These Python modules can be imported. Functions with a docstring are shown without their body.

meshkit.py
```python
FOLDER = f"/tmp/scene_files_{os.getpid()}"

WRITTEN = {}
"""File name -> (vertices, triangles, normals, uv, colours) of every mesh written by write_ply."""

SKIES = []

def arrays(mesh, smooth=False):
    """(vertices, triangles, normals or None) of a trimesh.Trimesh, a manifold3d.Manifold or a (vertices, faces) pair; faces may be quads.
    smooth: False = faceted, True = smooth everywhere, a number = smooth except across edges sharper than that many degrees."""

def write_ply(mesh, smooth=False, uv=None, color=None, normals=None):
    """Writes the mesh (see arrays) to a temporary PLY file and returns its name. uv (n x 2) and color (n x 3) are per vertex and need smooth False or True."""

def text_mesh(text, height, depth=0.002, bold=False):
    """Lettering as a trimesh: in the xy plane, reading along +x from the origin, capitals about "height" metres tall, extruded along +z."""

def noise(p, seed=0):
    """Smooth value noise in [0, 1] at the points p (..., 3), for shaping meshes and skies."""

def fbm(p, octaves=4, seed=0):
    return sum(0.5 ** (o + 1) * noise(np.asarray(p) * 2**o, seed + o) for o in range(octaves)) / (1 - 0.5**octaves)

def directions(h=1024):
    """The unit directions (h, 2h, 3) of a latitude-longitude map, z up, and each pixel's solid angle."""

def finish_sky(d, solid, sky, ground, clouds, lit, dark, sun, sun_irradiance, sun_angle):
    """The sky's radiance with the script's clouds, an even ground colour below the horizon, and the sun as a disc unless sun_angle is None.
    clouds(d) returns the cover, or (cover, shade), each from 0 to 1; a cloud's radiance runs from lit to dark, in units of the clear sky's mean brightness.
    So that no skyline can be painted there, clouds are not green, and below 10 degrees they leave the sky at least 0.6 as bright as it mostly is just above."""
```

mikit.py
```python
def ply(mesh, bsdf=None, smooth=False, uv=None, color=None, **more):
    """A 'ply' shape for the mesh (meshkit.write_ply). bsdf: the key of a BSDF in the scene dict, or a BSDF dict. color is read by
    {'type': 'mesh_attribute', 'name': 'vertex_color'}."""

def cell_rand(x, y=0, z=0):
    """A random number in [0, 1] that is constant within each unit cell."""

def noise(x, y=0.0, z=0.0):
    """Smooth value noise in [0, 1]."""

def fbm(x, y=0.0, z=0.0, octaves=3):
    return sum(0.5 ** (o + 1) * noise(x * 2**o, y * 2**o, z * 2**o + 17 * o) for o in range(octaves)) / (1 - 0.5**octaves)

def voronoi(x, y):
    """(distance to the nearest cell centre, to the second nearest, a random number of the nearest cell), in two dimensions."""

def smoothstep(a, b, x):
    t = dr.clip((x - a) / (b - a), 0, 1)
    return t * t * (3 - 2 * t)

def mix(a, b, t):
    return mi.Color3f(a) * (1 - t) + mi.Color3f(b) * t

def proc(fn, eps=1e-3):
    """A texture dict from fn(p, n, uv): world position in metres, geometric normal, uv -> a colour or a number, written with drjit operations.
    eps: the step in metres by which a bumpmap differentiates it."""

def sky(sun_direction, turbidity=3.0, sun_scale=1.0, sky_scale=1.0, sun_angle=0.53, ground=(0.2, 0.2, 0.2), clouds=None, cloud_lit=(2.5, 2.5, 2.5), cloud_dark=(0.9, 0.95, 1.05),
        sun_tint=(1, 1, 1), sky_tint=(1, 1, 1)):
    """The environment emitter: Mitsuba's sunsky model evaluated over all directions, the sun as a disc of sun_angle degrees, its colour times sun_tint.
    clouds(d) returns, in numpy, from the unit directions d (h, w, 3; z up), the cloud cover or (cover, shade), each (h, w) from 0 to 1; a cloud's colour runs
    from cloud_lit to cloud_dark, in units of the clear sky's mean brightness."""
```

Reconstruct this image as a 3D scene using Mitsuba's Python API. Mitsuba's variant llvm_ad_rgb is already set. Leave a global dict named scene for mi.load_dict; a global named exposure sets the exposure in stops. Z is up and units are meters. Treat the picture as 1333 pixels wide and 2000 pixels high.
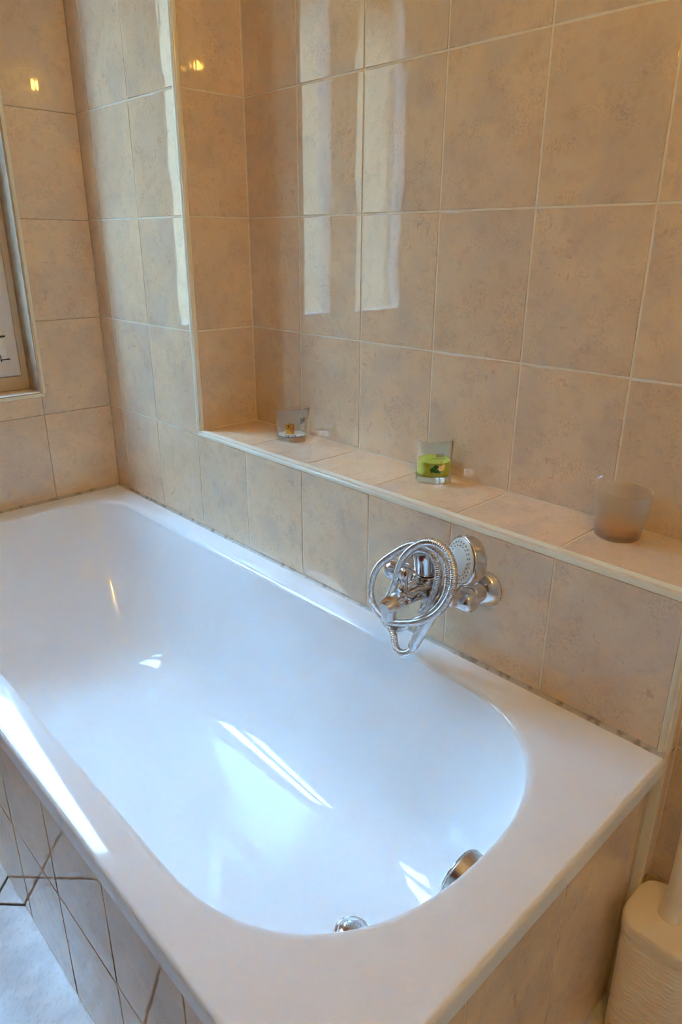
import math, random
import numpy as np
import trimesh, shapely
from shapely.geometry import Polygon, Point, box as sbox
from shapely.ops import unary_union
from scipy.interpolate import CubicSpline
import drjit as dr
import mitsuba as mi
import mikit, meshkit
from mikit import proc, noise, fbm, cell_rand, smoothstep, mix

T = mi.ScalarTransform4f
scene, labels = {}, {}
RIM = 0.515                       # the bath rim stands this high above the floor; shapes below are built with the rim at z = 0
rng = random.Random(7)


def lin(r, g, b):
    return [((c / 255 + 0.055) / 1.055) ** 2.4 if c > 10 else c / 255 / 12.92 for c in (r, g, b)]


# ------------------------------------------------------------------ camera, sky, lamp light, exposure
EYE = np.array([1.9445, -0.9088, 0.6954 + RIM])
FWD = np.array([-0.67427, 0.64471, -0.36014])
UP = np.array([-0.26369, 0.24533, 0.93289])
scene["camera"] = {"type": "perspective", "fov": 52.47, "fov_axis": "x", "near_clip": 0.02,
                   "to_world": T().look_at(origin=EYE.tolist(), target=(EYE + FWD).tolist(), up=UP.tolist())}
exposure = 4.0


def overcast(d):                  # an even cloud deck: the standard overcast sky is three times as bright at the zenith as at the horizon
    up = np.clip(d[..., 2], 0, 1)
    return np.ones(up.shape), 1 - up


scene["sky"] = mikit.sky([-0.5, -0.6, 0.62], turbidity=4.0, sun_scale=0.0, sky_scale=1.0, ground=(0.16, 0.16, 0.15), sun_angle=None,
                         clouds=overcast, cloud_lit=(8.7, 18.6, 31.5), cloud_dark=(2.9, 6.2, 10.5))
LAMP_RADIANCE = [46.0, 26.2, 4.4]

# ------------------------------------------------------------------ helpers


def add(key, mesh, bsdf, smooth=False, uv=None, label=None, cat=None, group=None, kind=None, **more):
    k, n = key, 0
    while k in scene:
        n += 1
        k = f"{key}_{n:03d}"
    if isinstance(mesh, trimesh.Trimesh):
        v, f = np.array(mesh.vertices, float), np.array(mesh.faces)
    else:
        v, f = np.array(mesh[0], float), np.array(mesh[1])
    v = v + [0, 0, RIM]
    scene[k] = mikit.ply((v, f), bsdf, smooth, uv=uv, **more)
    said(k, label, cat, group, kind)
    return k


def said(k, label=None, cat=None, group=None, kind=None):
    d = {a: b for a, b in (("label", label), ("category", cat), ("group", group), ("kind", kind)) if b}
    if d:
        labels[k] = d


def bx(x0, x1, y0, y1, z0, z1):
    m = trimesh.creation.box(extents=(x1 - x0, y1 - y0, z1 - z0))
    m.apply_translation(((x0 + x1) / 2, (y0 + y1) / 2, (z0 + z1) / 2))
    return m


def rbx(x0, x1, y0, y1, z0, z1, r=0.003):
    """A box with rounded edges."""
    c = np.array([(x0 + x1) / 2, (y0 + y1) / 2, (z0 + z1) / 2])
    h = np.array([x1 - x0, y1 - y0, z1 - z0]) / 2 - r
    s = trimesh.creation.icosphere(subdivisions=2)
    pts = np.vstack([s.vertices * r + np.array([a, b, d]) * h for a in (-1, 1) for b in (-1, 1) for d in (-1, 1)])
    m = trimesh.convex.convex_hull(pts)
    m.apply_translation(c)
    return m


def cat(*ms):
    return trimesh.util.concatenate([m for m in ms])


def basis(axis):
    a = np.asarray(axis, float) / np.linalg.norm(axis)
    u = np.cross(a, [0, 0, 1] if abs(a[2]) < 0.9 else [0, 1, 0])
    u /= np.linalg.norm(u)
    return u, np.cross(a, u), a


def lathe(profile, origin=(0, 0, 0), axis=(0, 0, 1), n=48, shape=None):
    """Profile of (radius, height) pairs, from the axis' low end outwards to its high end; shape(angle) scales the radius."""
    u, w, a = basis(axis)
    p = np.asarray(profile, float)
    t = np.arange(n) * 2 * np.pi / n
    k = np.ones(n) if shape is None else shape(t)
    v = np.asarray(origin) + (p[:, 0, None] * k)[..., None] * (np.cos(t)[:, None] * u + np.sin(t)[:, None] * w)[None] + p[:, 1, None, None] * a
    m, f = len(p), []
    for i in range(m - 1):
        for j in range(n):
            q = (i * n + j, i * n + (j + 1) % n, (i + 1) * n + (j + 1) % n, (i + 1) * n + j)
            f += [(q[0], q[1], q[2]), (q[0], q[2], q[3])]
    mesh = trimesh.Trimesh(v.reshape(-1, 3), np.array(f), process=False)
    mesh.merge_vertices(digits_vertex=7)
    mesh.update_faces(mesh.nondegenerate_faces())
    return mesh


def fillet(profile, r=0.002, n=3):
    """Rounds the corners of a (radius, height) profile."""
    p = [np.array(q, float) for q in profile]
    out = [p[0]]
    for a, b, c in zip(p[:-2], p[1:-1], p[2:]):
        ra = min(r, 0.45 * np.linalg.norm(a - b), 0.45 * np.linalg.norm(c - b))
        s, e = b + (a - b) / np.linalg.norm(a - b) * ra, b + (c - b) / np.linalg.norm(c - b) * ra
        for t in np.linspace(0, 1, n + 1):
            out.append((1 - t) ** 2 * s + 2 * t * (1 - t) * b + t * t * e)
    return np.array(out + [p[-1]])


def sweep(points, radius, sides=14, ring=None, step=0.0015):
    """A round tube along a smooth curve; ring(s) gives the radius along its length."""
    p = np.asarray(points, float)
    s = np.r_[0, np.cumsum(np.linalg.norm(np.diff(p, axis=0), axis=1))]
    cs = CubicSpline(s, p)
    q = cs(np.linspace(0, s[-1], 600))
    L = np.r_[0, np.cumsum(np.linalg.norm(np.diff(q, axis=0), axis=1))]
    g = np.arange(0, L[-1], step)
    q = np.stack([np.interp(g, L, q[:, i]) for i in range(3)], 1)
    t = np.gradient(q, axis=0)
    t /= np.linalg.norm(t, axis=1, keepdims=True)
    u = np.cross(t[0], [0.3, 0.2, 1.0])
    us = []
    for k in range(len(q)):
        u = u - t[k] * (u @ t[k])
        u /= np.linalg.norm(u)
        us.append(u)
    us = np.array(us)
    ws = np.cross(t, us)
    a = np.arange(sides) * 2 * np.pi / sides
    r = np.full(len(q), radius) if ring is None else ring(g)
    v = q[:, None] + r[:, None, None] * (np.cos(a)[None, :, None] * us[:, None] + np.sin(a)[None, :, None] * ws[:, None])
    i, j = np.meshgrid(np.arange(len(q) - 1), np.arange(sides), indexing="ij")
    f = np.stack([i * sides + j, i * sides + (j + 1) % sides, (i + 1) * sides + (j + 1) % sides, (i + 1) * sides + j], -1).reshape(-1, 4)
    f = np.vstack([f[:, [0, 1, 2]], f[:, [0, 2, 3]]])
    return trimesh.Trimesh(v.reshape(-1, 3), f, process=False)


def loft(sections, cap=True):
    """Closed rings of equally many points, joined in order."""
    s = np.asarray(sections, float)
    m, n = s.shape[:2]
    v = s.reshape(-1, 3)
    i, j = np.meshgrid(np.arange(m - 1), np.arange(n), indexing="ij")
    f = np.stack([i * n + j, i * n + (j + 1) % n, (i + 1) * n + (j + 1) % n, (i + 1) * n + j], -1).reshape(-1, 4)
    f = np.vstack([f[:, [0, 1, 2]], f[:, [0, 2, 3]]])
    if cap:
        v = np.vstack([v, s[0].mean(0), s[-1].mean(0)])
        k = np.arange(n)
        f = np.vstack([f, np.stack([(k + 1) % n, k, np.full(n, m * n)], 1), np.stack([(m - 1) * n + k, (m - 1) * n + (k + 1) % n, np.full(n, m * n + 1)], 1)])
    t = trimesh.Trimesh(v, f, process=False)
    if t.volume < 0:
        t.invert()
    return t


# ------------------------------------------------------------------ materials


def glaze(amount, fine):
    """Relief of a fired tile glaze: broad waves and a little orange peel, in metres."""
    return lambda p, n, uv: amount * (fbm(uv.x * 24, uv.y * 18, octaves=2) + 0.55 * noise(uv.x * 62, uv.y * 15, 4.0)) + fine * noise(uv.x * 190, uv.y * 90)


def tile_colour(p, n, uv):
    u, v = uv.x, uv.y
    tone = cell_rand(u * 0.1, v * 0.1, 5)
    cloud = fbm(u * 13, v * 13, octaves=3)
    warm = fbm(u * 9 + 31, v * 9 + 7, 3.0, octaves=3)
    c = mix(lin(226, 199, 163), lin(212, 190, 163), smoothstep(0.36, 0.76, cloud))
    c = mix(c, lin(216, 186, 150), smoothstep(0.42, 0.80, warm) * 0.6)
    grain = fbm(u * 380, v * 380, 9.0, octaves=3)
    patch = smoothstep(0.42, 0.82, fbm(u * 26 + 5, v * 26, 6.0, octaves=4))
    c = mix(c, lin(168, 138, 108), smoothstep(0.40, 0.78, grain) * (0.05 + 0.30 * patch))
    c = mix(c, lin(186, 158, 130), smoothstep(0.50, 0.82, fbm(u * 60, v * 60, 15.0, octaves=4)) * 0.25)
    spot = smoothstep(0.88, 0.97, noise(u * 120 + 3, v * 120, 12.0)) * smoothstep(0.5, 0.62, fbm(u * 9, v * 9 + 40, 2.0, octaves=2))
    c = mix(c, lin(186, 140, 104), spot * 0.4)
    return c * (0.97 + 0.06 * tone) * (0.985 + 0.03 * noise(u * 420, v * 420))


def floor_colour(p, n, uv):
    u, v = uv.x, uv.y
    c = mix(lin(224, 220, 214), lin(208, 203, 197), smoothstep(0.35, 0.7, fbm(u * 20, v * 20, octaves=3)))
    return mix(c, lin(172, 166, 160), smoothstep(0.48, 0.78, fbm(u * 230, v * 110, 4.0, octaves=3)) * 0.28)


def rgb(*c):
    return {"type": "rgb", "value": lin(*c)}


def principled(color, rough, spec=0.5, **more):
    return {"type": "principled", "base_color": color, "roughness": rough, "specular": spec, **more}


scene["tile_mat"] = {"type": "bumpmap", "arbitrary": proc(glaze(0.00012, 0.000004)), "scale": 1.0,
                     "bsdf": principled(proc(tile_colour), 0.025)}
scene["floor_mat"] = {"type": "bumpmap", "arbitrary": proc(lambda p, n, uv: 0.0006 * fbm(uv.x * 70, uv.y * 70, octaves=3), eps=2e-3), "scale": 1.0,
                      "bsdf": principled(proc(floor_colour), 0.26)}
scene["grout_mat"] = {"type": "diffuse", "reflectance": proc(lambda p, n, uv: mix(lin(238, 226, 204), lin(222, 206, 180), fbm(p.x * 60, p.y * 60, p.z * 60)))}
scene["grout_dark_mat"] = {"type": "diffuse", "reflectance": proc(lambda p, n, uv: mix(lin(196, 176, 150), lin(166, 142, 114), fbm(p.x * 45, p.y * 45, p.z * 45)))}
scene["floor_grout_mat"] = {"type": "diffuse", "reflectance": rgb(74, 70, 66)}
scene["trim_mat"] = principled(rgb(226, 222, 200), 0.16)
scene["sealant_mat"] = principled(proc(lambda p, n, uv: mix(lin(190, 178, 158), lin(150, 132, 108), smoothstep(0.45, 0.75, fbm(p.x * 70, p.y * 70, p.z * 40)))), 0.4)
scene["enamel_mat"] = {"type": "twosided", "bsdf": principled(rgb(231, 232, 231), 0.05, 0.5)}
scene["chrome_mat"] = {"type": "roughconductor", "material": "none", "alpha": 0.014, "specular_reflectance": {"type": "rgb", "value": [0.68, 0.68, 0.70]}}
scene["brushed_mat"] = {"type": "roughconductor", "material": "none", "alpha": 0.14, "specular_reflectance": {"type": "rgb", "value": [0.66, 0.64, 0.62]}}
scene["steel_hose_mat"] = {"type": "roughconductor", "material": "none", "alpha": 0.09, "specular_reflectance": {"type": "rgb", "value": [0.7, 0.7, 0.7]}}
scene["nozzle_plate_mat"] = principled(rgb(214, 218, 212), 0.3)
scene["nozzle_mat"] = principled(rgb(124, 128, 112), 0.5)
scene["red_mat"] = principled(rgb(150, 24, 40), 0.2)
scene["glass_mat"] = {"type": "dielectric", "int_ior": 1.5, "ext_ior": 1.0}
scene["frosted_mat"] = {"type": "principledthin", "base_color": rgb(252, 244, 230), "roughness": 0.36, "spec_trans": 0.80, "diff_trans": 1.25, "eta": 1.3}
scene["green_wax_mat"] = principled(rgb(184, 196, 54), 0.4)
scene["white_wax_mat"] = principled(rgb(196, 190, 174), 0.4)
scene["amber_wax_mat"] = principled(rgb(204, 134, 52), 0.4)
scene["window_paint_mat"] = principled(rgb(214, 208, 200), 0.35)
scene["frame_paint_mat"] = principled(rgb(206, 188, 160), 0.4)
scene["pane_mat"] = {"type": "thindielectric"}
scene["hinge_mat"] = principled(rgb(226, 222, 214), 0.3)
scene["hinge_dark_mat"] = principled(rgb(42, 36, 32), 0.5)
scene["plaster_mat"] = {"type": "diffuse", "reflectance": rgb(226, 220, 208)}
scene["render_mat"] = {"type": "diffuse", "reflectance": proc(lambda p, n, uv: mix(lin(210, 174, 136), lin(200, 162, 124), fbm(p.y * 2, p.z * 2, p.x)))}
scene["roof_mat"] = {"type": "diffuse", "reflectance": rgb(110, 74, 60)}
scene["far_wall_mat"] = {"type": "diffuse", "reflectance": rgb(122, 82, 46)}
scene["door_mat"] = principled(proc(lambda p, n, uv: mix(lin(74, 48, 30), lin(54, 34, 20), fbm(p.x * 40, p.z * 3, 2.0))), 0.35)
scene["holder_mat"] = principled(rgb(242, 230, 208), 0.32)
for name, c in dict(white=(236, 232, 222), gold=(190, 140, 48), tan=(214, 186, 110), brown=(96, 62, 20), ink=(44, 44, 46), grey=(120, 122, 120),
                    leaf=(16, 92, 30), petal=(238, 222, 170), yellow=(226, 200, 60)).items():
    scene[f"print_{name}_mat"] = {"type": "twosided", "bsdf": principled(rgb(*c), 0.4)}

# ------------------------------------------------------------------ walls, floor, ceiling and their tiles
W, H, E0 = 0.2, 0.2524, 0.0038            # tile pitch, and how far the rows start under the rim
G = 0.0036                                # joint width
D = 0.0011                                # how far the grout lies behind the tile faces
X1, YN, ZS = 0.482, 0.1765, 0.2595        # the niche's left end, its back wall, its ledge
XE, YR = 1.684, 0.038                     # the ledge's right end, the wall beyond it
XR, YF, ZC, ZF = 2.22, -1.75, 1.985, -RIM   # the room's far walls, ceiling and floor


def row(k):
    return k * H - E0


def tile_mesh(o, u, v, n, w, h, g=G, r=0.0011, t=0.006, tilt=0.0016):
    """One tile, face rounded off at its edges, a hair out of true: o is the corner of its cell, u and v run along the face, n points out of it."""
    o, u, v, n = (np.asarray(a, float) for a in (o, u, v, n))
    a, b = rng.uniform(-tilt, tilt), rng.uniform(-tilt, tilt)
    rings = []
    for inset, z in ((0, -t), (0, -r), (0.3 * r, -0.3 * r), (r, 0), (r, 0)):
        i = g / 2 + inset
        for x, y in ((i, i), (w - i, i), (w - i, h - i), (i, h - i)):
            rings.append(o + u * x + v * y + n * (z + (a * (x - w / 2) + b * (y - h / 2)) * (z > -t)))
    f = []
    for k in range(3):
        for j in range(4):
            p, q = k * 4 + j, k * 4 + (j + 1) % 4
            f += [(p, q, q + 4), (p, q + 4, p + 4)]
    f += [(16, 17, 18), (16, 18, 19)]
    rings, f = np.array(rings), np.array(f)
    if np.dot(np.cross(u, v), n) < 0:
        f = f[:, ::-1]
    uo, vo = 10 * rng.randint(0, 40) + rng.random() * 8, 10 * rng.randint(0, 40) + rng.random() * 8
    uv = np.stack([(rings - o) @ u + uo, (rings - o) @ v + vo], 1)
    return rings, f, uv


def tile(parent, o, u, v, n, w, h, mat="tile_mat", **k):
    if w < 0.006 or h < 0.006:
        return
    r, f, uv = tile_mesh(o, u, v, n, w, h, **k)
    add(parent + "__tile", (r, f), mat, True, uv=uv)


def tile_grid(parent, xs, zs, o, u, v, n, **k):
    for x0, x1 in zip(xs[:-1], xs[1:]):
        for z0, z1 in zip(zs[:-1], zs[1:]):
            tile(parent, np.asarray(o, float) + np.asarray(u, float) * x0 + np.asarray(v, float) * z0, u, v, n, x1 - x0, z1 - z0, **k)


X, Y, Z = (1, 0, 0), (0, 1, 0), (0, 0, 1)
mX, mY = (-1, 0, 0), (0, -1, 0)

# the wall along the bath: a pier at the left, a ledge with a niche above it, and the wall beyond the bath's end
add("wall_back", cat(bx(-0.25, X1 - D, D, 0.33, ZF, ZC), bx(X1 - 0.05, XE + 0.02, YN + D, 0.33, ZF, ZC), bx(X1 - 0.05, XE - D, D, YN + 0.05, ZF, ZS - D),
                     bx(XE - D, XR + 0.2, YR + D, 0.33, ZF, ZC)), "grout_mat", kind="structure")
S0 = 0.0722
top_rows = [row(k) for k in range(1, 8)]
tile_grid("wall_back", [0, S0, S0 + W, S0 + 2 * W], [0.0] + top_rows, (0, 0, 0), X, Z, mY)
tile_grid("wall_back", [S0 + W * j for j in range(2, 9)], [0.0, row(1) - 0.001], (0, 0, 0), X, Z, mY)
niche_x = [X1 + 0.001, 0.6677, 0.8677, 1.0677, 1.2677, 1.4677, XE]
tile_grid("wall_back", niche_x, [ZS] + top_rows[1:], (0, YN, 0), X, Z, mY)
tile_grid("wall_back", [0.012, YN], [ZS] + top_rows[1:], (X1, 0, 0), Y, Z, X)
tile_grid("wall_back", [X1, 0.672, 0.872, 1.071, 1.271, 1.470, XE - 0.012], [0.011, YN], (0, 0, ZS), X, Y, Z)
low_rows = [ZF, row(-1), row(0), row(1), row(2), row(3)]
tile_grid("wall_back", [0.012, YR], low_rows[:4], (XE, 0, 0), Y, Z, X)
tile_grid("wall_back", [XE, 1.87, 2.07, 2.22], low_rows, (0, YR, 0), X, Z, mY)

# the window wall
OY0, OY1, OZ0, OZ1 = -1.10, -0.1967, 0.312, 1.66
REV = 0.075
add("wall_left", cat(bx(-0.25, -D, OY1 - D, 0.0, ZF, ZC), bx(-0.25, -D, YF - 0.2, OY0 + D, ZF, ZC), bx(-0.25, -D, OY0, OY1, ZF, OZ0 - D), bx(-0.25, -D, OY0, OY1, OZ1 + D, ZC)),
    "grout_dark_mat", kind="structure")
lk = dict(g=0.0020)
tile_grid("wall_left", [-0.1967 - W * j for j in range(3, -1, -1)] + [0], [0.0, row(1)], (0, 0, 0), Y, Z, X, **lk)
tile_grid("wall_left", [OY1 + 0.011, 0], top_rows[1:], (0, 0, 0), Y, Z, X, **lk)
tile_grid("wall_left", [OY1, 0], [row(1), row(2)], (0, 0, 0), Y, Z, X, **lk)
tile_grid("wall_left", [OY1 - W * j for j in range(3, -1, -1)], [row(1), OZ0 - 0.011], (0, 0, 0), Y, Z, X, **lk)
tile_grid("wall_left", [-REV, -0.011], [OZ0, row(2), row(3), row(4), row(5), row(6)], (0, OY1, 0), X, Z, mY, **lk)
tile_grid("wall_left", [OY1 - W * j for j in range(4, -1, -1)], [-REV, -0.011], (0, 0, OZ0), Y, X, Z, **lk)
# far side of the bath, down to the floor
tile_grid("wall_left", [-0.687 - W * j for j in range(4, -1, -1)], [ZF, row(-1), row(0), row(1)], (0, 0, 0), Y, Z, X, **lk)

# the floor: square tiles laid on the diagonal
add("floor", bx(-0.25, XR + 0.2, YF - 0.2, 0.33, ZF - 0.15, ZF - 0.0016), "floor_grout_mat", kind="structure")
q = 1 / math.sqrt(2)
FT = 0.30
for i in range(-10, 11):
    for j in range(-10, 11):
        o = np.array([0.7585, -0.7165, 0]) + np.array([q, q, 0]) * FT * i + np.array([-q, q, 0]) * FT * j
        c = o + np.array([0, q, 0]) * FT
        if (-0.15 < c[0] < 1.75 and -1.9 < c[1] < -0.45) or (1.55 < c[0] < 2.3 and -1.9 < c[1] < 0.2):
            r_, f, uv = tile_mesh(np.array([0, 0, ZF]) + o, (q, q, 0), (-q, q, 0), Z, FT, FT, g=0.0045, r=0.0014, tilt=0.001)
            add("floor__tile", (r_, f), "floor_mat", True, uv=uv)

add("wall_front", bx(-0.25, XR + 0.2, YF - 0.2, YF, ZF, ZC), "far_wall_mat", kind="structure")
add("door_1", rbx(0.95, 1.80, YF, YF + 0.04, ZF, 1.55, 0.003), "door_mat", 40, kind="structure")
add("door_1__handle", lathe(fillet([(0, 0), (0.008, 0), (0.008, 0.12), (0, 0.12)], 0.003), (1.70, YF + 0.085, 0.50), mX, 24), "chrome_mat", 40)
add("door_1__handle", lathe(fillet([(0, 0), (0.024, 0), (0.022, 0.006), (0.008, 0.008), (0.008, 0.046), (0, 0.046)], 0.002), (1.70, YF + 0.04, 0.50), Y, 24), "chrome_mat", 40)
add("wall_right", bx(XR, XR + 0.2, YF, 0.33, ZF, ZC), "plaster_mat", kind="structure")
add("ceiling", bx(-0.25, XR + 0.2, YF - 0.2, 0.33, ZC, ZC + 0.2), "plaster_mat", kind="structure")


def strip(p0, p1, a, b, r=0.0105, n=7):
    """A quarter-round edge strip from p0 to p1: its section runs from direction a to direction b."""
    p0, p1, a, b = (np.asarray(x, float) for x in (p0, p1, a, b))
    c0 = -(a + b) * r
    ring = [c0 + r * (a * math.cos(t) + b * math.sin(t)) for t in np.linspace(0, math.pi / 2, n)]
    ring = [c0 - 0.2 * r * (a * 0 + b) + a * r, *ring, c0 - 0.2 * r * a + b * r, c0 - 0.2 * r * (a + b)]
    return loft([[p0 + q_ for q_ in ring], [p1 + q_ for q_ in ring]])


add("trim_1", strip((X1 + 0.001, -0.001, ZS + 0.001), (XE, -0.001, ZS + 0.001), (0, -1, 0), (0, 0, 1), 0.0115), "trim_mat", 50, kind="structure")
add("trim_2", strip((X1 + 0.001, -0.001, ZS - 0.002), (X1 + 0.001, -0.001, top_rows[-1]), (0, -1, 0), (1, 0, 0), 0.0105), "trim_mat", 50, kind="structure")
add("trim_8", rbx(XE - 0.012, XE + 0.0015, -0.0012, 0.0120, ZF, 0.001, 0.0012), "trim_mat", 50, kind="structure")
add("trim_3", strip((XE + 0.001, -0.001, 0.001), (XE + 0.001, -0.001, ZS), (0, -1, 0), (1, 0, 0), 0.0115), "trim_mat", 50, kind="structure")
add("trim_4", strip((0.001, OY1 - 0.001, OZ0 - 0.004), (0.001, OY1 - 0.001, OZ1), (1, 0, 0), (0, -1, 0), 0.0115), "trim_mat", 50, kind="structure")
add("trim_5", strip((0.001, OY0, OZ0 + 0.001), (0.001, OY1 + 0.009, OZ0 + 0.001), (1, 0, 0), (0, 0, 1), 0.0105), "trim_mat", 50, kind="structure")


def bead(p0, p1, a, b, r=0.0085, n=6):
    p0, p1, a, b = (np.asarray(x, float) for x in (p0, p1, a, b))
    ring = [(a + b) * r - r * (a * math.cos(t) + b * math.sin(t)) for t in np.linspace(0, math.pi / 2, n)]
    ring = ring + [-0.3 * r * (a + b)]
    return loft([[p0 + q_ for q_ in ring], [p1 + q_ for q_ in ring]])


add("trim_6", bead((0.004, 0, -0.0032), (XE - 0.002, 0, -0.0032), (0, -1, 0), (0, 0, 1)), "sealant_mat", 60, kind="structure")
add("trim_7", bead((0, -0.683, -0.0032), (0, -0.004, -0.0032), (1, 0, 0), (0, 0, 1)), "sealant_mat", 60, kind="structure")

# ------------------------------------------------------------------ the window: two casements in a fixed frame
fx0, fx1 = -0.135, -REV
add("window_1", cat(rbx(fx0, fx1, OY0, OY1, OZ0, OZ0 + 0.038, 0.002), rbx(fx0, fx1, OY0, OY1, OZ1 - 0.04, OZ1, 0.002), rbx(fx0, fx1, OY1 - 0.018, OY1, OZ0, OZ1, 0.002),
                    rbx(fx0, fx1, OY0, OY0 + 0.018, OZ0, OZ1, 0.002)), "frame_paint_mat", 40, kind="structure")
labels["window_1"]["label"] = "white casement window deep in the tiled wall at the head of the bath"
zb, zt = OZ0 + 0.041, OZ1 - 0.043
for y1, y0, sr, sl in ((-0.2175, -0.666, 0.085, 0.067), (-0.669, -1.079, 0.067, 0.085)):
    k = add("window_1__sash", cat(rbx(-0.125, -0.067, y0, y0 + sl, zb, zt), rbx(-0.125, -0.067, y1 - sr, y1, zb, zt),
                                  rbx(-0.125, -0.067, y0 + sl - 0.002, y1 - sr + 0.002, zb, zb + 0.10), rbx(-0.125, -0.067, y0 + sl - 0.002, y1 - sr + 0.002, zt - 0.085, zt)), "window_paint_mat", 40)
    add(k + "__pane", (np.array([[-0.1, y0 + sl - 0.004, zb + 0.096], [-0.1, y1 - sr + 0.004, zb + 0.096], [-0.1, y1 - sr + 0.004, zt - 0.081], [-0.1, y0 + sl - 0.004, zt - 0.081]]),
                        np.array([[0, 1, 2], [0, 2, 3]])), "pane_mat")
hy, hz = -0.262, 0.43
add("window_1__sash__hinge", cat(rbx(-0.068, -0.060, hy - 0.014, hy + 0.014, hz - 0.036, hz + 0.042, 0.002), rbx(-0.062, -0.054, hy - 0.007, hy + 0.008, hz - 0.03, hz + 0.028, 0.002)), "hinge_mat", 40)
add("window_1__sash__hinge_pin", cat(rbx(-0.060, -0.053, hy - 0.014, hy + 0.014, hz + 0.030, hz + 0.034, 0.001), rbx(-0.060, -0.054, hy - 0.012, hy - 0.008, hz + 0.018, hz + 0.032, 0.001),
                                     rbx(-0.060, -0.053, hy - 0.006, hy + 0.018, hz - 0.030, hz - 0.0275, 0.001), rbx(-0.060, -0.054, hy - 0.007, hy - 0.004, hz - 0.034, hz - 0.016, 0.001)),
    "hinge_dark_mat", 40, label="dark pins of the hinge")

# ------------------------------------------------------------------ the bathtub
YC, NQ = -0.3475, 25
FOOT = np.sort(np.r_[np.linspace(-math.pi / 2, math.pi / 2, 65), [a + b for a in (-math.pi / 4, math.pi / 4) for b in (-0.008, -0.002, 0.002, 0.008)]])


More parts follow.
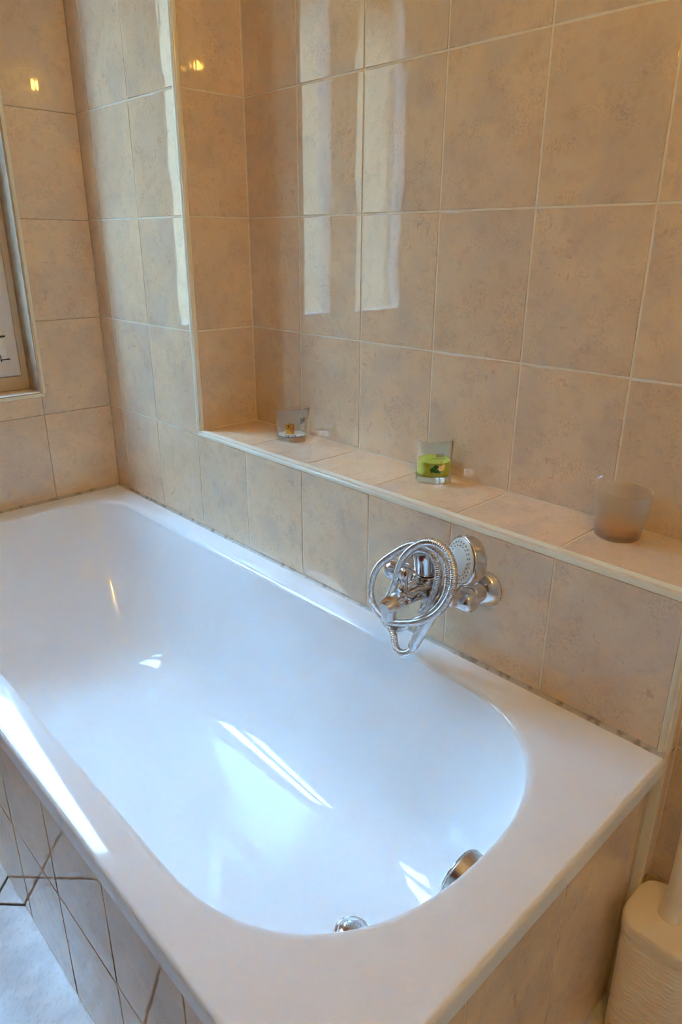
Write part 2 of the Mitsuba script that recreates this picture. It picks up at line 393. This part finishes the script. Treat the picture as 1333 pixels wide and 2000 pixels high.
def outline(x0, x1, hy, rh, b, yc=YC, e=2.35):
    """Plan of the hollow at one depth: round at the foot (x1), corners of radius rh at the head (x0)."""
    pts = []
    for t in FOOT:
        c, s = math.cos(t), math.sin(t)
        pts.append((x1 - b + b * max(c, 0) ** (2 / e), yc + hy * math.copysign(abs(s) ** (2 / e), s)))
    for x in np.linspace(x1 - b, x0 + rh, 42)[1:-1]:
        pts.append((x, yc + hy))
    for t in np.linspace(math.pi / 2, math.pi, NQ):
        pts.append((x0 + rh + rh * math.cos(t), yc + hy - rh + rh * math.sin(t)))
    for y in np.linspace(yc + hy - rh, yc - hy + rh, 30)[1:-1]:
        pts.append((x0, y))
    for t in np.linspace(math.pi, 1.5 * math.pi, NQ):
        pts.append((x0 + rh + rh * math.cos(t), yc - hy + rh + rh * math.sin(t)))
    for x in np.linspace(x0 + rh, x1 - b, 42)[1:-1]:
        pts.append((x, yc - hy))
    return np.array(pts)


def rectangle_outline(x0, x1, y0, y1, like):
    """The same points pushed out onto the tub's outer edge."""
    rh, b, hy, xi, xf = like
    pts = []
    for t in FOOT:
        c, s = math.cos(t), math.sin(t)
        m = max(abs(c), abs(s))
        pts.append((xf - b + (x1 - xf + b) * c / m, (y0 + y1) / 2 + (y1 - y0) / 2 * s / m))
    for x in np.linspace(xf - b, xi + rh, 42)[1:-1]:
        pts.append((x, y1))
    for t in np.linspace(math.pi / 2, math.pi, NQ):
        c, s = math.cos(t), math.sin(t)
        m = max(abs(c), abs(s))
        pts.append((xi + rh + (xi + rh - x0) * c / m, y1 - rh_y(rh, hy, y1) + rh_y(rh, hy, y1) * s / m))
    for y in np.linspace(y1 - rh_y(rh, hy, y1), y0 + rh_y(rh, hy, y1), 30)[1:-1]:
        pts.append((x0, y))
    for t in np.linspace(math.pi, 1.5 * math.pi, NQ):
        c, s = math.cos(t), math.sin(t)
        m = max(abs(c), abs(s))
        pts.append((xi + rh + (xi + rh - x0) * c / m, y0 + rh_y(rh, hy, y1) + rh_y(rh, hy, y1) * s / m))
    for x in np.linspace(xi + rh, xf - b, 42)[1:-1]:
        pts.append((x, y0))
    return np.array(pts)


def rh_y(rh, hy, y1):
    return y1 - (YC + hy - rh)


XI, XF, HY, RH, B = 0.075, 1.612, 0.2920, 0.10, 0.262
OUT = (0.003, 1.686, -0.688, -0.002)
DEPTH = 0.405
inner = outline(XI, XF, HY, RH, B)
outer = rectangle_outline(*OUT, (RH, B, HY, XI, XF))
mid = (OUT[0] + OUT[1]) / 2, (OUT[2] + OUT[3]) / 2


def shrink(e):
    return rectangle_outline(OUT[0] + e, OUT[1] - e, OUT[2] + e, OUT[3] - e, (RH, B, HY, XI, XF))


rings = []
r = 0.007
for e, z in [(0.014, -0.036), (0.004, -0.036), (0.001, -0.034), (0, -0.031)]:
    rings.append(np.c_[shrink(e), np.full(len(inner), z)])
for t in np.linspace(0, math.pi / 2, 7):
    rings.append(np.c_[shrink(r - r * math.cos(t)), np.full(len(inner), -r - 0.001 + r * math.sin(t))])
rim_out = shrink(r)
for fct in np.linspace(0, 1, 13)[1:-1]:
    w = 2 * fct - 1
    rings.append(np.c_[rim_out * (1 - fct) + inner * fct, np.full(len(inner), -0.001 * w * w)])
# the wall: (common inset, share of each side's slope, depth)
prof = []
rt = 0.013
for t in np.linspace(0, 1.28, 9):
    prof.append((rt * math.sin(t), 0.0, -rt * (1 - math.cos(t)) - 0.001))
z1 = prof[-1][2]
rb = 0.10
zbot = -DEPTH
for t in np.linspace(0, 1, 16)[1:]:
    prof.append((rt * math.sin(1.28) + 0.022 * t, t * 0.86, z1 + (zbot + rb * 0.80 - z1) * t))
i0, zz = prof[-1][0], prof[-1][2]
for t in np.linspace(0, 1, 15)[1:]:
    a_ = t * math.pi / 2
    prof.append((i0 + 0.085 * (1 - math.cos(a_)) ** 0.9, 0.86 + 0.14 * math.sin(a_ * 0.9), zz + (zbot - zz) * math.sin(a_)))
for ins, g_, z in prof:
    x0 = XI + ins + 0.205 * g_
    x1 = XF - ins - 0.05 * g_
    hy = HY - ins - 0.012 * g_
    rings.append(np.c_[outline(x0, x1, hy, RH + 0.25 * ins + 0.02 * g_, B - 0.15 * ins), np.full(len(inner), z)])
last = rings[-1]
cen = np.array([0.95, YC])
for s in (0.85, 0.65, 0.45, 0.25, 0.08, 0.0):
    v = last.copy()
    ax = np.clip(last[:, 0], x0 + 0.12, x1 - 0.12)
    spine = np.c_[ax, np.full(len(last), YC)]
    v[:, :2] = spine * (1 - s) + last[:, :2] * s
    v[:, 2] = zbot - 0.004 * (1 - s)
    rings.append(v)
tub = loft(rings[::-1], cap=False)
nrm = tub.face_normals[np.argmin(np.abs(tub.triangles_center[:, 2] - zbot) + np.abs(tub.triangles_center[:, 0] - 1.0))]
if nrm[2] < 0:
    tub.invert()
add("bathtub", tub, "enamel_mat", 40, label="white enamelled bathtub built in along the beige tiled wall", cat="bathtub")

# overflow cover on the foot wall: a turning knob, brushed round its edge
oc, oax = np.array([1.5785, -0.302, -0.113]), np.array([-0.985, 0.0, 0.17])
k = add("bathtub__overflow_cover", lathe(fillet([(0, 0), (0.040, 0), (0.040, 0.031), (0.037, 0.034), (0, 0.034)], 0.0012), oc, oax, 72), "brushed_mat", 35, label="brushed metal overflow knob")
add("bathtub__overflow_cover__face", lathe(fillet([(0, 0.033), (0.0365, 0.033), (0.0355, 0.036), (0.02, 0.0372), (0, 0.0375)], 0.001), oc, oax, 64), "chrome_mat", 40)
dc = np.array([1.345, -0.305, zbot - 0.006])
add("bathtub__drain_plug", lathe(fillet([(0, 0), (0.031, 0.0), (0.032, 0.003), (0.030, 0.006), (0.025, 0.007), (0.023, 0.010), (0.016, 0.0135), (0, 0.015)], 0.003), dc, Z, 56), "chrome_mat", 40, label="chrome drain plug")

# ------------------------------------------------------------------ tiled panels under the rim
YP, XP = -0.672, 1.670
add("bath_apron", bx(0.0, XP - D, YP + D, YP + 0.03, ZF, -0.037), "grout_mat", label="long beige tiled apron under the front rim of the bathtub", cat="bath panel")
add("bath_apron_001", bx(XP - 0.03, XP - D, YP + 0.03, -0.001, ZF, -0.037), "grout_mat", label="short beige tiled end panel of the bath, behind the toilet brush", cat="bath panel")
px = [0.043 + 0.2005 * j for j in range(0, 9)]
px = [x for x in px if x < XP - 0.02] + [XP]
tile_grid("bath_apron", [0.0] + px, [ZF, -0.279, -0.053], (0, YP, 0), X, Z, mY, tilt=0.0012)
tile_grid("bath_apron_001", [YP + 0.0065, -0.452, -0.238, -0.022, 0.0], [ZF, -0.053], (XP, 0, 0), Y, Z, X, tilt=0.0012)
add("bath_apron__edge_strip", rbx(0.0, XP + 0.002, YP - 0.002, YP + 0.01, -0.0525, -0.038, 0.0018), "trim_mat", 40, label="pale edge strip along the top of the tiles")
add("bath_apron_001__edge_strip", rbx(XP - 0.01, XP + 0.002, YP + 0.0101, -0.001, -0.0525, -0.038, 0.0018), "trim_mat", 40, label="pale edge strip along the top of the tiles")

# ------------------------------------------------------------------ bath mixer, hand shower and hose
MX, MY, MZ = 1.278, -0.060, 0.150
said("bath_mixer", "chrome bath mixer on the tiled ledge wall with hose coiled round it", "tap")
for s in (-1, 1):
    x = MX + 0.075 * s
    add("bath_mixer__rosette", lathe(fillet([(0, 0), (0.033, 0), (0.0335, 0.004), (0.030, 0.012), (0.022, 0.019), (0.0165, 0.022), (0, 0.022)], 0.004, 4), (x, 0.0, MZ), mY, 56), "chrome_mat", 40)
    add("bath_mixer__union_nut", lathe(fillet([(0.010, 0.02), (0.0165, 0.02), (0.0165, 0.043), (0.013, 0.046), (0.010, 0.046)], 0.0012), (x, 0.0, MZ), mY, 40), "chrome_mat", 35)
body = [(0, -0.098), (0.011, -0.097), (0.017, -0.092), (0.0195, -0.084), (0.0195, -0.03), (0.022, -0.022), (0.024, 0), (0.022, 0.022), (0.0195, 0.03), (0.0195, 0.084), (0.017, 0.092), (0.011, 0.097), (0, 0.098)]
add("bath_mixer__body", lathe(fillet(body, 0.006, 3), (MX, MY, MZ), X, 48), "chrome_mat", 40)
# spout: flat and wide, leaning a little down towards its mouth
secs = []
for t in np.linspace(0, 1, 14):
    y = MY - 0.012 - 0.098 * t
    wd = 0.0205 - 0.006 * t
    hh = 0.016 - 0.0055 * t
    if t > 0.9:
        wd *= 1 - 2.2 * (t - 0.9)
        hh *= 1 - 3.0 * (t - 0.9)
    zc = MZ - 0.001 - 0.006 * t + 0.004 * math.sin(math.pi * t)
    ring = []
    for a in np.arange(28) * 2 * math.pi / 28:
        c, s = math.cos(a), math.sin(a)
        ring.append((MX - 0.004 * t + wd * math.copysign(abs(c) ** 0.7, c), y, zc + hh * math.copysign(abs(s) ** 0.8, s)))
    secs.append(ring)
k = add("bath_mixer__spout", loft(secs), "chrome_mat", 45)
add("bath_mixer__spout__aerator", lathe(fillet([(0.009, -0.024), (0.0128, -0.024), (0.0132, -0.008), (0.0128, 0.004), (0, 0.004)], 0.001), (MX - 0.004, MY - 0.097, MZ - 0.006), Z, 36), "chrome_mat", 40)
# diverter knob: a ribbed crown on a stem
ribs = lambda t: 1 + 0.09 * np.cos(8 * t)
k = add("bath_mixer__diverter_knob", lathe(fillet([(0, 0), (0.0075, 0), (0.0070, 0.005), (0.0052, 0.008), (0.0052, 0.017), (0.0085, 0.019), (0.0110, 0.024), (0.0112, 0.031), (0.0095, 0.037), (0.006, 0.040), (0, 0.041)], 0.0015),
                                           (MX - 0.002, MY - 0.066, MZ + 0.012), (0.05, 0.12, 1), 48, ribs), "chrome_mat", 40)
# single lever: cartridge dome, cap and lever
add("bath_mixer__cartridge_dome", lathe(fillet([(0, 0), (0.0235, 0), (0.0240, 0.012), (0.0215, 0.018), (0, 0.018)], 0.002), (MX, MY - 0.002, MZ + 0.008), (0, -0.16, 1), 48), "chrome_mat", 40)
la = np.array([0.0, -0.2, 1.0])
la /= np.linalg.norm(la)
lo = np.array([MX, MY - 0.006, MZ + 0.028])
k = add("bath_mixer__lever", cat(lathe(fillet([(0, 0), (0.0205, 0), (0.0218, 0.005), (0.0222, 0.034), (0.0200, 0.044), (0.012, 0.0485), (0, 0.050)], 0.004, 4), lo, la, 48),
                                 loft([[(MX + 0.004 * t + wd * math.copysign(abs(math.cos(a)) ** 0.7, math.cos(a)), MY - 0.012 + 0.024 * t, MZ + 0.066 + 0.010 * t + hh * math.copysign(abs(math.sin(a)) ** 0.8, math.sin(a)))
                                        for a in np.arange(24) * 2 * math.pi / 24] for t, wd, hh in ((0, 0.014, 0.009), (0.3, 0.0135, 0.0078), (0.7, 0.012, 0.006), (0.95, 0.011, 0.0048), (1.0, 0.009, 0.003))])), "chrome_mat", 40)
rd = np.array([0.30, -0.93, 0.0])
rd /= np.linalg.norm(rd)
add(k + "__red_mark", lathe([(0, 0), (0.0042, 0), (0.0042, 0.0012), (0.0036, 0.0018), (0, 0.0019)], lo + la * 0.034 + rd * 0.0215, rd, 24), "red_mat", 40, label="red mark on the front of the lever")

# hand shower resting in its cradle at the right end of the mixer
hc = np.array([1.352, -0.076, 0.226])                   # centre of its face
hn = np.array([-0.36, -0.92, 0.16])
hn /= np.linalg.norm(hn)
he = np.array([1.290, -0.112, 0.052])                   # lower end of the handle
said("hand_shower", "chrome hand shower with white spray face resting beside the mixer", "shower head")
add("hand_shower__head", lathe(fillet([(0, -0.030), (0.020, -0.0295), (0.033, -0.027), (0.0388, -0.021), (0.0405, -0.012), (0.041, 0.0), (0.0385, 0.0025), (0.036, 0.0015), (0, 0.0015)], 0.004, 3), hc, hn, 72), "chrome_mat", 35)
k = add("hand_shower__spray_face", lathe(fillet([(0, 0.001), (0.0365, 0.001), (0.0368, 0.0028), (0.034, 0.0042), (0.020, 0.0046), (0.0185, 0.0056), (0, 0.0062)], 0.0008), hc, hn, 64), "nozzle_plate_mat", 35,
        label="white spray face with grey nozzles")
u, w_, a_ = basis(hn)
noz = []
for rr, cnt in ((0.0305, 26), (0.0245, 20)):
    for i in range(cnt):
        t = 2 * math.pi * (i + 0.5 * (rr < 0.03)) / cnt
        noz.append(lathe([(0, 0), (0.00125, 0), (0.0011, 0.0014), (0, 0.0016)], hc + hn * 0.0042 + rr * (math.cos(t) * u + math.sin(t) * w_), hn, 8))
add(k + "__nozzles", cat(*noz), "nozzle_mat", 40, kind="stuff", label="two rings of grey nozzles")
he_n = he - hc
hl = np.linalg.norm(he_n)
hd = he_n / hl
side = np.cross(hd, hn)
side /= np.linalg.norm(side)
nn = np.cross(side, hd)
secs = []
for s, wd, th, back in ((0.020, 0.0130, 0.010, 0.016), (0.036, 0.0145, 0.0115, 0.014), (0.06, 0.0135, 0.0120, 0.008), (0.09, 0.0125, 0.0122, 0.004), (0.12, 0.0125, 0.0125, 0.001), (0.145, 0.0125, 0.0125, 0.0),
                        (0.158, 0.0122, 0.0122, 0), (0.160, 0.0108, 0.0108, 0), (hl - 0.008, 0.0102, 0.0102, 0), (hl, 0.0095, 0.0095, 0)):
    c = hc + hd * s - nn * back
    secs.append([c + side * 0.9 * wd * math.cos(a) + nn * 0.9 * th * math.sin(a) for a in np.arange(32) * 2 * math.pi / 32])
add("hand_shower__handle", loft(secs), "chrome_mat", 35)
# cradle at the mixer's end
cp = np.array([1.339, -0.078, 0.158])
add("bath_mixer__cradle", lathe(fillet([(0, -0.017), (0.012, -0.016), (0.0165, -0.009), (0.0175, 0), (0.0165, 0.009), (0.012, 0.016), (0, 0.017)], 0.004, 3), cp, (0.94, -0.25, -0.2), 40), "chrome_mat", 40)

# the corrugated hose, looped round the lever and the spout
HOSE = [(1.2770, -0.0600, 0.1240), (1.2720, -0.0605, 0.1120), (1.2706, -0.066, 0.1005), (1.2982, -0.082, 0.1297), (1.3198, -0.093, 0.1781), (1.3202, -0.095, 0.2104), (1.3005, -0.095, 0.2297), (1.271, -0.096, 0.2239),
        (1.244, -0.092, 0.1966), (1.2296, -0.086, 0.1624), (1.2127, -0.08, 0.1218), (1.1924, -0.078, 0.0799), (1.1954, -0.083, 0.0564), (1.2265, -0.092, 0.0542), (1.265, -0.1, 0.0812), (1.3156, -0.105, 0.1242),
        (1.3455, -0.106, 0.1669), (1.3507, -0.106, 0.208), (1.3361, -0.106, 0.2387), (1.3085, -0.106, 0.2465), (1.2732, -0.107, 0.2372), (1.2355, -0.104, 0.209), (1.1954, -0.098, 0.1711), (1.1728, -0.094, 0.1241),
        (1.1765, -0.094, 0.0879), (1.2056, -0.1, 0.0737), (1.2676, -0.11, 0.0893), (1.3288, -0.116, 0.1282), (1.3641, -0.119, 0.1789), (1.3707, -0.119, 0.2223), (1.3553, -0.119, 0.2553), (1.3255, -0.119, 0.2621),
        (1.2898, -0.119, 0.2426), (1.2609, -0.113, 0.209), (1.2419, -0.104, 0.1709), (1.2193, -0.094, 0.1233), (1.2066, -0.092, 0.0846), (1.2223, -0.1, 0.064), (1.2446, -0.109, 0.0513), (1.255, -0.113, 0.0338),
        (1.2759, -0.115, 0.035), (1.2895, -0.1122, 0.051)]
add("bath_mixer__hose_outlet", lathe(fillet([(0, 0), (0.0095, 0), (0.0095, 0.016), (0, 0.016)], 0.001), (1.2735, -0.0602, 0.1150), (0.35, 0.03, 1.0), 32), "chrome_mat", 40)
add("shower_hose", sweep(HOSE, 0.006, 14, lambda g: 0.0054 + 0.0011 * np.abs(np.sin(math.pi * g / 0.0033)) ** 0.7, 0.0005), "steel_hose_mat", True,
    label="ribbed metal shower hose coiled in loops around the mixer", cat="shower hose")

# ------------------------------------------------------------------ candle glasses on the ledge


def glass(key, c, rb, rt, h, wall, base, mat, label):
    prof = fillet([(0, 0.0012), (rb * 0.7, 0.0010), (rb - 0.002, 0.0), (rb, 0.004), (rt, h), (rt - wall, h), (rb - wall + (rt - rb) * base / h, base + 0.002), (rb * 0.6, base), (0, base)], 0.0012, 3)
    add(key, lathe(prof, (c[0], c[1], ZS + 0.0002), Z, 72), mat, 40, label=label, cat="candle glass")


def wax(key, c, r0, r1, z0, z1, mat, label):
    add(key + "__wax", lathe(fillet([(0, z0), (r0, z0), (r1, z1), (r1 - 0.004, z1 - 0.0012), (0, z1 - 0.0015)], 0.0012), (c[0], c[1], ZS), Z, 56), mat, 40, label=label)


def decal(key, polys, c, rb, rt, h, turn, mat, off=0.0003, label=None):
    """Flat print wrapped on a glass: polygons in metres, u along the girth from the side that faces the bath's foot, v above the ledge."""
    a0 = math.atan2(EYE[1] - c[1], EYE[0] - c[0]) + turn
    parts = []
    for g in polys:
        for gg in getattr(g, "geoms", [g]):
            if gg.area < 1e-8:
                continue
            v2, f = trimesh.creation.triangulate_polygon(gg, engine="earcut")
            m = trimesh.Trimesh(np.c_[v2, np.zeros(len(v2))], f, process=False)
            if np.ptp(v2[:, 0]) > 0.006:
                v3, f3 = trimesh.remesh.subdivide_to_size(m.vertices, m.faces, 0.005)
                m = trimesh.Trimesh(v3, f3, process=False)
            parts.append(m)
    m = cat(*parts)
    u, v = m.vertices[:, 0], m.vertices[:, 1]
    R = rb + (rt - rb) * v / h + off
    a = a0 + u / (0.5 * (rb + rt))
    m.vertices = np.c_[c[0] + R * np.cos(a), c[1] + R * np.sin(a), ZS + v]
    return add(key, m, f"print_{mat}_mat", False, label=label)


def blob(x, y, rx, ry, ang=0.0, n=20, wob=0.0, k=5, ph=0.0):
    t = np.arange(n) * 2 * math.pi / n
    s = 1 + wob * np.cos(k * t + ph)
    p = np.c_[rx * s * np.cos(t), ry * s * np.sin(t)]
    ca, sa = math.cos(ang), math.sin(ang)
    return Polygon(np.c_[x + p[:, 0] * ca - p[:, 1] * sa, y + p[:, 0] * sa + p[:, 1] * ca]).buffer(0)


def lines(x0, x1, ys, hgt, seed, gap=0.0007):
    """Rows of small print: words of uneven length, too small to read."""
    rg, out = random.Random(seed), []
    for y in ys:
        x = x0
        while x < x1 - 0.001:
            w = min(rg.uniform(0.0014, 0.0042), x1 - x)
            out.append(sbox(x, y, x + w, y + hgt))
            x += w + gap
    return out


c1, c2, c3 = (0.692, 0.124), (1.121, 0.133), (1.507, 0.127)
g1 = (0.0345, 0.0430, 0.077)
glass("candle_glass", c1, *g1, 0.0022, 0.009, "glass_mat", "nearly empty clear candle glass with vanilla picture, beside the tiled niche corner")
wax("candle_glass", c1, 0.0315, 0.0322, 0.0093, 0.0125, "white_wax_mat", "thin pale rest of wax")
arch = unary_union([sbox(-0.0155, 0.020, 0.0060, 0.0385), blob(-0.00475, 0.0385, 0.01075, 0.0085)])
decal("candle_glass__picture", [arch], c1, *g1, 0, "tan", 0.0002, "small arched picture of a golden vanilla flower")
decal("candle_glass__picture__flower", [blob(0.0005, 0.030, 0.0052, 0.0068, 0.7), blob(-0.0040, 0.037, 0.0044, 0.0062, 0.1), blob(0.0022, 0.0375, 0.0028, 0.0058, -0.5), blob(0.002, 0.0235, 0.0035, 0.0026)], c1, *g1, 0, "gold", 0.0004)
decal("candle_glass__picture__pods", [blob(-0.0100, 0.040, 0.0014, 0.0062, 0.7), blob(-0.0118, 0.0345, 0.0012, 0.0055, 1.0), blob(-0.0065, 0.0420, 0.0012, 0.0055, 0.2), blob(0.003, 0.0335, 0.0040, 0.0010, 0.2), blob(0.0008, 0.0435, 0.0060, 0.0010, -0.35)],
      c1, *g1, 0, "brown", 0.0005)


def frame(x, y, s, t=0.0007):
    return sbox(x, y, x + s, y + s).difference(sbox(x + t, y + t, x + s - t, y + s - t))


icons = [sbox(-0.0170, 0.0168, -0.0122, 0.0176), sbox(-0.0156, 0.0130, -0.0148, 0.0172), sbox(-0.0170, 0.0118, -0.0163, 0.0150), sbox(-0.0140, 0.0118, -0.0122, 0.0125), sbox(-0.0129, 0.0125, -0.0122, 0.0160),
         sbox(-0.0104, 0.0144, -0.0052, 0.0151), sbox(-0.0082, 0.0116, -0.0075, 0.0176), Polygon([(-0.0101, 0.0118), (-0.0095, 0.0116), (-0.0060, 0.0172), (-0.0066, 0.0175)]),
         Polygon([(-0.0062, 0.0116), (-0.0055, 0.0119), (-0.0094, 0.0175), (-0.0100, 0.0172)]),
         Polygon([(-0.0028, 0.0146), (0.0004, 0.0178), (0.0036, 0.0146), (0.0030, 0.0146), (0.0004, 0.0170), (-0.0022, 0.0146)]), frame(-0.0018, 0.0112, 0.0042),
         blob(0.0078, 0.0138, 0.0026, 0.0024).difference(blob(0.0078, 0.0138, 0.0018, 0.0016)), Polygon([(0.0066, 0.0166), (0.0074, 0.0180), (0.0094, 0.0172), (0.0086, 0.0162)])]
decal("candle_glass__warning_signs", icons, c1, *g1, 0, "ink", 0.0004, "row of small black warning signs")
decal("candle_glass__small_print", lines(0.0200, 0.0345, np.arange(0.0475, 0.0570, 0.0021), 0.0014, 3) + lines(0.0200, 0.0275, [0.0440], 0.0015, 4), c1, *g1, 0, "ink", 0.0003, "block of fine dark print")
decal("candle_glass__small_print", lines(0.0240, 0.0345, np.arange(0.0130, 0.026, 0.0030), 0.0011, 5), c1, *g1, 0, "grey", 0.0003)

g2 = (0.0352, 0.0358, 0.083)
glass("candle_glass_001", c2, *g2, 0.0026, 0.0125, "glass_mat", "straight clear candle glass half full of green wax with leaf and flower print")
wax("candle_glass_001", c2, 0.0322, 0.0322, 0.0128, 0.042, "green_wax_mat", "yellow-green wax")
decal("candle_glass_001__leaf_print", [blob(-0.0055, 0.0290, 0.0058, 0.0050, 0.3, wob=0.22), blob(0.0005, 0.0350, 0.0050, 0.0042, -0.4, wob=0.18, ph=1), blob(0.0045, 0.0262, 0.0070, 0.0034, 0.1, wob=0.2)], c2, *g2, 0.12, "leaf", 0.0003, "dark green leaf")
decal("candle_glass_001__flower_print", [blob(0.0110, 0.0325, 0.0072, 0.0058, 0.2, wob=0.16, k=6), blob(0.0150, 0.0370, 0.0040, 0.0035)], c2, *g2, 0.12, "petal", 0.0005, "cream flower")
decal("candle_glass_001__stamen_print", [blob(0.0098, 0.0435, 0.0009, 0.0036, -0.25), blob(0.0138, 0.0440, 0.0009, 0.0034, -0.1)], c2, *g2, 0.12, "yellow", 0.0004)
decal("candle_glass_001__small_print", lines(-0.0010, 0.0150, [0.0560, 0.0585, 0.0610], 0.0016, 8) + lines(-0.0060, 0.0190, [0.0520], 0.0012, 9), c2, *g2, 0.12, "grey", 0.0003, "lines of fine grey print")

g3 = (0.0355, 0.0440, 0.078)
glass("candle_glass_002", c3, *g3, 0.0024, 0.008, "frosted_mat", "frosted burnt-out candle glass near the right end of the ledge")
wax("candle_glass_002", c3, 0.0318, 0.0335, 0.0083, 0.0190, "amber_wax_mat", "rest of amber wax")

# ------------------------------------------------------------------ toilet brush holder at the foot of the bath
bc = np.array([1.7440, -0.0240])


def squircle(rad, n, e=3.4):
    t = np.arange(n) * 2 * math.pi / n
    c, s = np.cos(t), np.sin(t)
    k = (np.abs(c) ** e + np.abs(s) ** e) ** (-1 / e)
    return np.c_[rad * k * c, rad * k * s], t


NB = 260
zb0, zb1 = ZF + 0.0006, -0.272
secs = []
for zz in np.r_[[zb0, zb0 + 0.003], np.linspace(zb0 + 0.006, zb1, 210)]:
    f_ = (zz - zb0) / (zb1 - zb0)
    rad = 0.0525 + 0.0035 * f_ - (0.003 if zz < zb0 + 0.002 else 0)
    xy, t = squircle(1.0, NB)
    turn = t / (2 * math.pi)
    ph = (zz - zb0) / 0.0088 + 0.22 * np.sin(2 * math.pi * turn * 12 + 0.9 * np.sin((zz - zb0) / 0.0088))
    dd = 0.0011 * np.sin(2 * math.pi * ph)
    dd = dd * min(1, max(0, (zz - zb0 - 0.004) / 0.006)) * min(1, max(0, (zb1 - 0.006 - zz) / 0.003))
    secs.append(np.c_[bc + xy * (rad + dd)[:, None], np.full(NB, zz)])
said("toilet_brush", "cream toilet brush in its woven-pattern holder on the floor at the foot of the bath", "toilet brush")
add("toilet_brush__holder", loft(secs), "holder_mat", True, label="holder with a woven relief")
secs = []
for rad, zz in ((0.0545, -0.274), (0.0590, -0.273), (0.0597, -0.270), (0.0597, -0.258), (0.0592, -0.2545), (0.0575, -0.252), (0.0565, -0.2512), (0.0545, -0.2502), (0.050, -0.2482), (0.040, -0.2465), (0.028, -0.2455), (0.0200, -0.2447)):
    secs.append(np.c_[bc + squircle(rad, 96, 3.4 if rad > 0.045 else 2.6)[0], np.full(96, zz)])
add("toilet_brush__lid", loft(secs), "holder_mat", 50)
add("toilet_brush__handle", lathe(fillet([(0, -0.246), (0.0205, -0.246), (0.0155, -0.236), (0.0128, -0.215), (0.0120, -0.16), (0.0125, -0.06), (0.0135, -0.01), (0.011, 0.002), (0, 0.004)], 0.006, 4), (*bc, 0), Z, 40), "holder_mat", 40)

# ------------------------------------------------------------------ the house across the yard: what the window looks out on, mirrored in the glazed tiles
said("neighbour_house", "pale rendered house outside, across from the bathroom window", "house")
add("neighbour_house__wall", bx(-13.0, -5.0, -9.0, 8.0, -3.2, 3.5), "render_mat")
add("neighbour_house__roof", loft([[(-13.4, y, 3.4), (-4.7, y, 3.4), (-4.7, y, 3.52), (-9.0, y, 5.4), (-13.4, y, 3.52)] for y in (-9.3, 8.3)]), "roof_mat")

# ------------------------------------------------------------------ the room's wall lamp
LX, LY, LZ = XR, -0.79, 1.45
said("wall_lamp", "wall lamp with one warm bulb in a chrome socket", "lamp")
add("wall_lamp__backplate", lathe(fillet([(0, 0), (0.045, 0), (0.043, 0.012), (0.016, 0.018), (0, 0.018)], 0.003), (LX, LY, LZ), mX, 40), "chrome_mat", 40)
add("wall_lamp__socket", lathe(fillet([(0, 0), (0.017, 0), (0.017, 0.05), (0, 0.05)], 0.002), (LX - 0.016, LY, LZ), mX, 24), "chrome_mat", 40)
s = trimesh.creation.icosphere(subdivisions=3, radius=0.021)
s.apply_translation((LX - 0.094, LY, LZ))
add("wall_lamp__bulb", s, "plaster_mat", True, emitter={"type": "area", "radiance": {"type": "rgb", "value": LAMP_RADIANCE}})
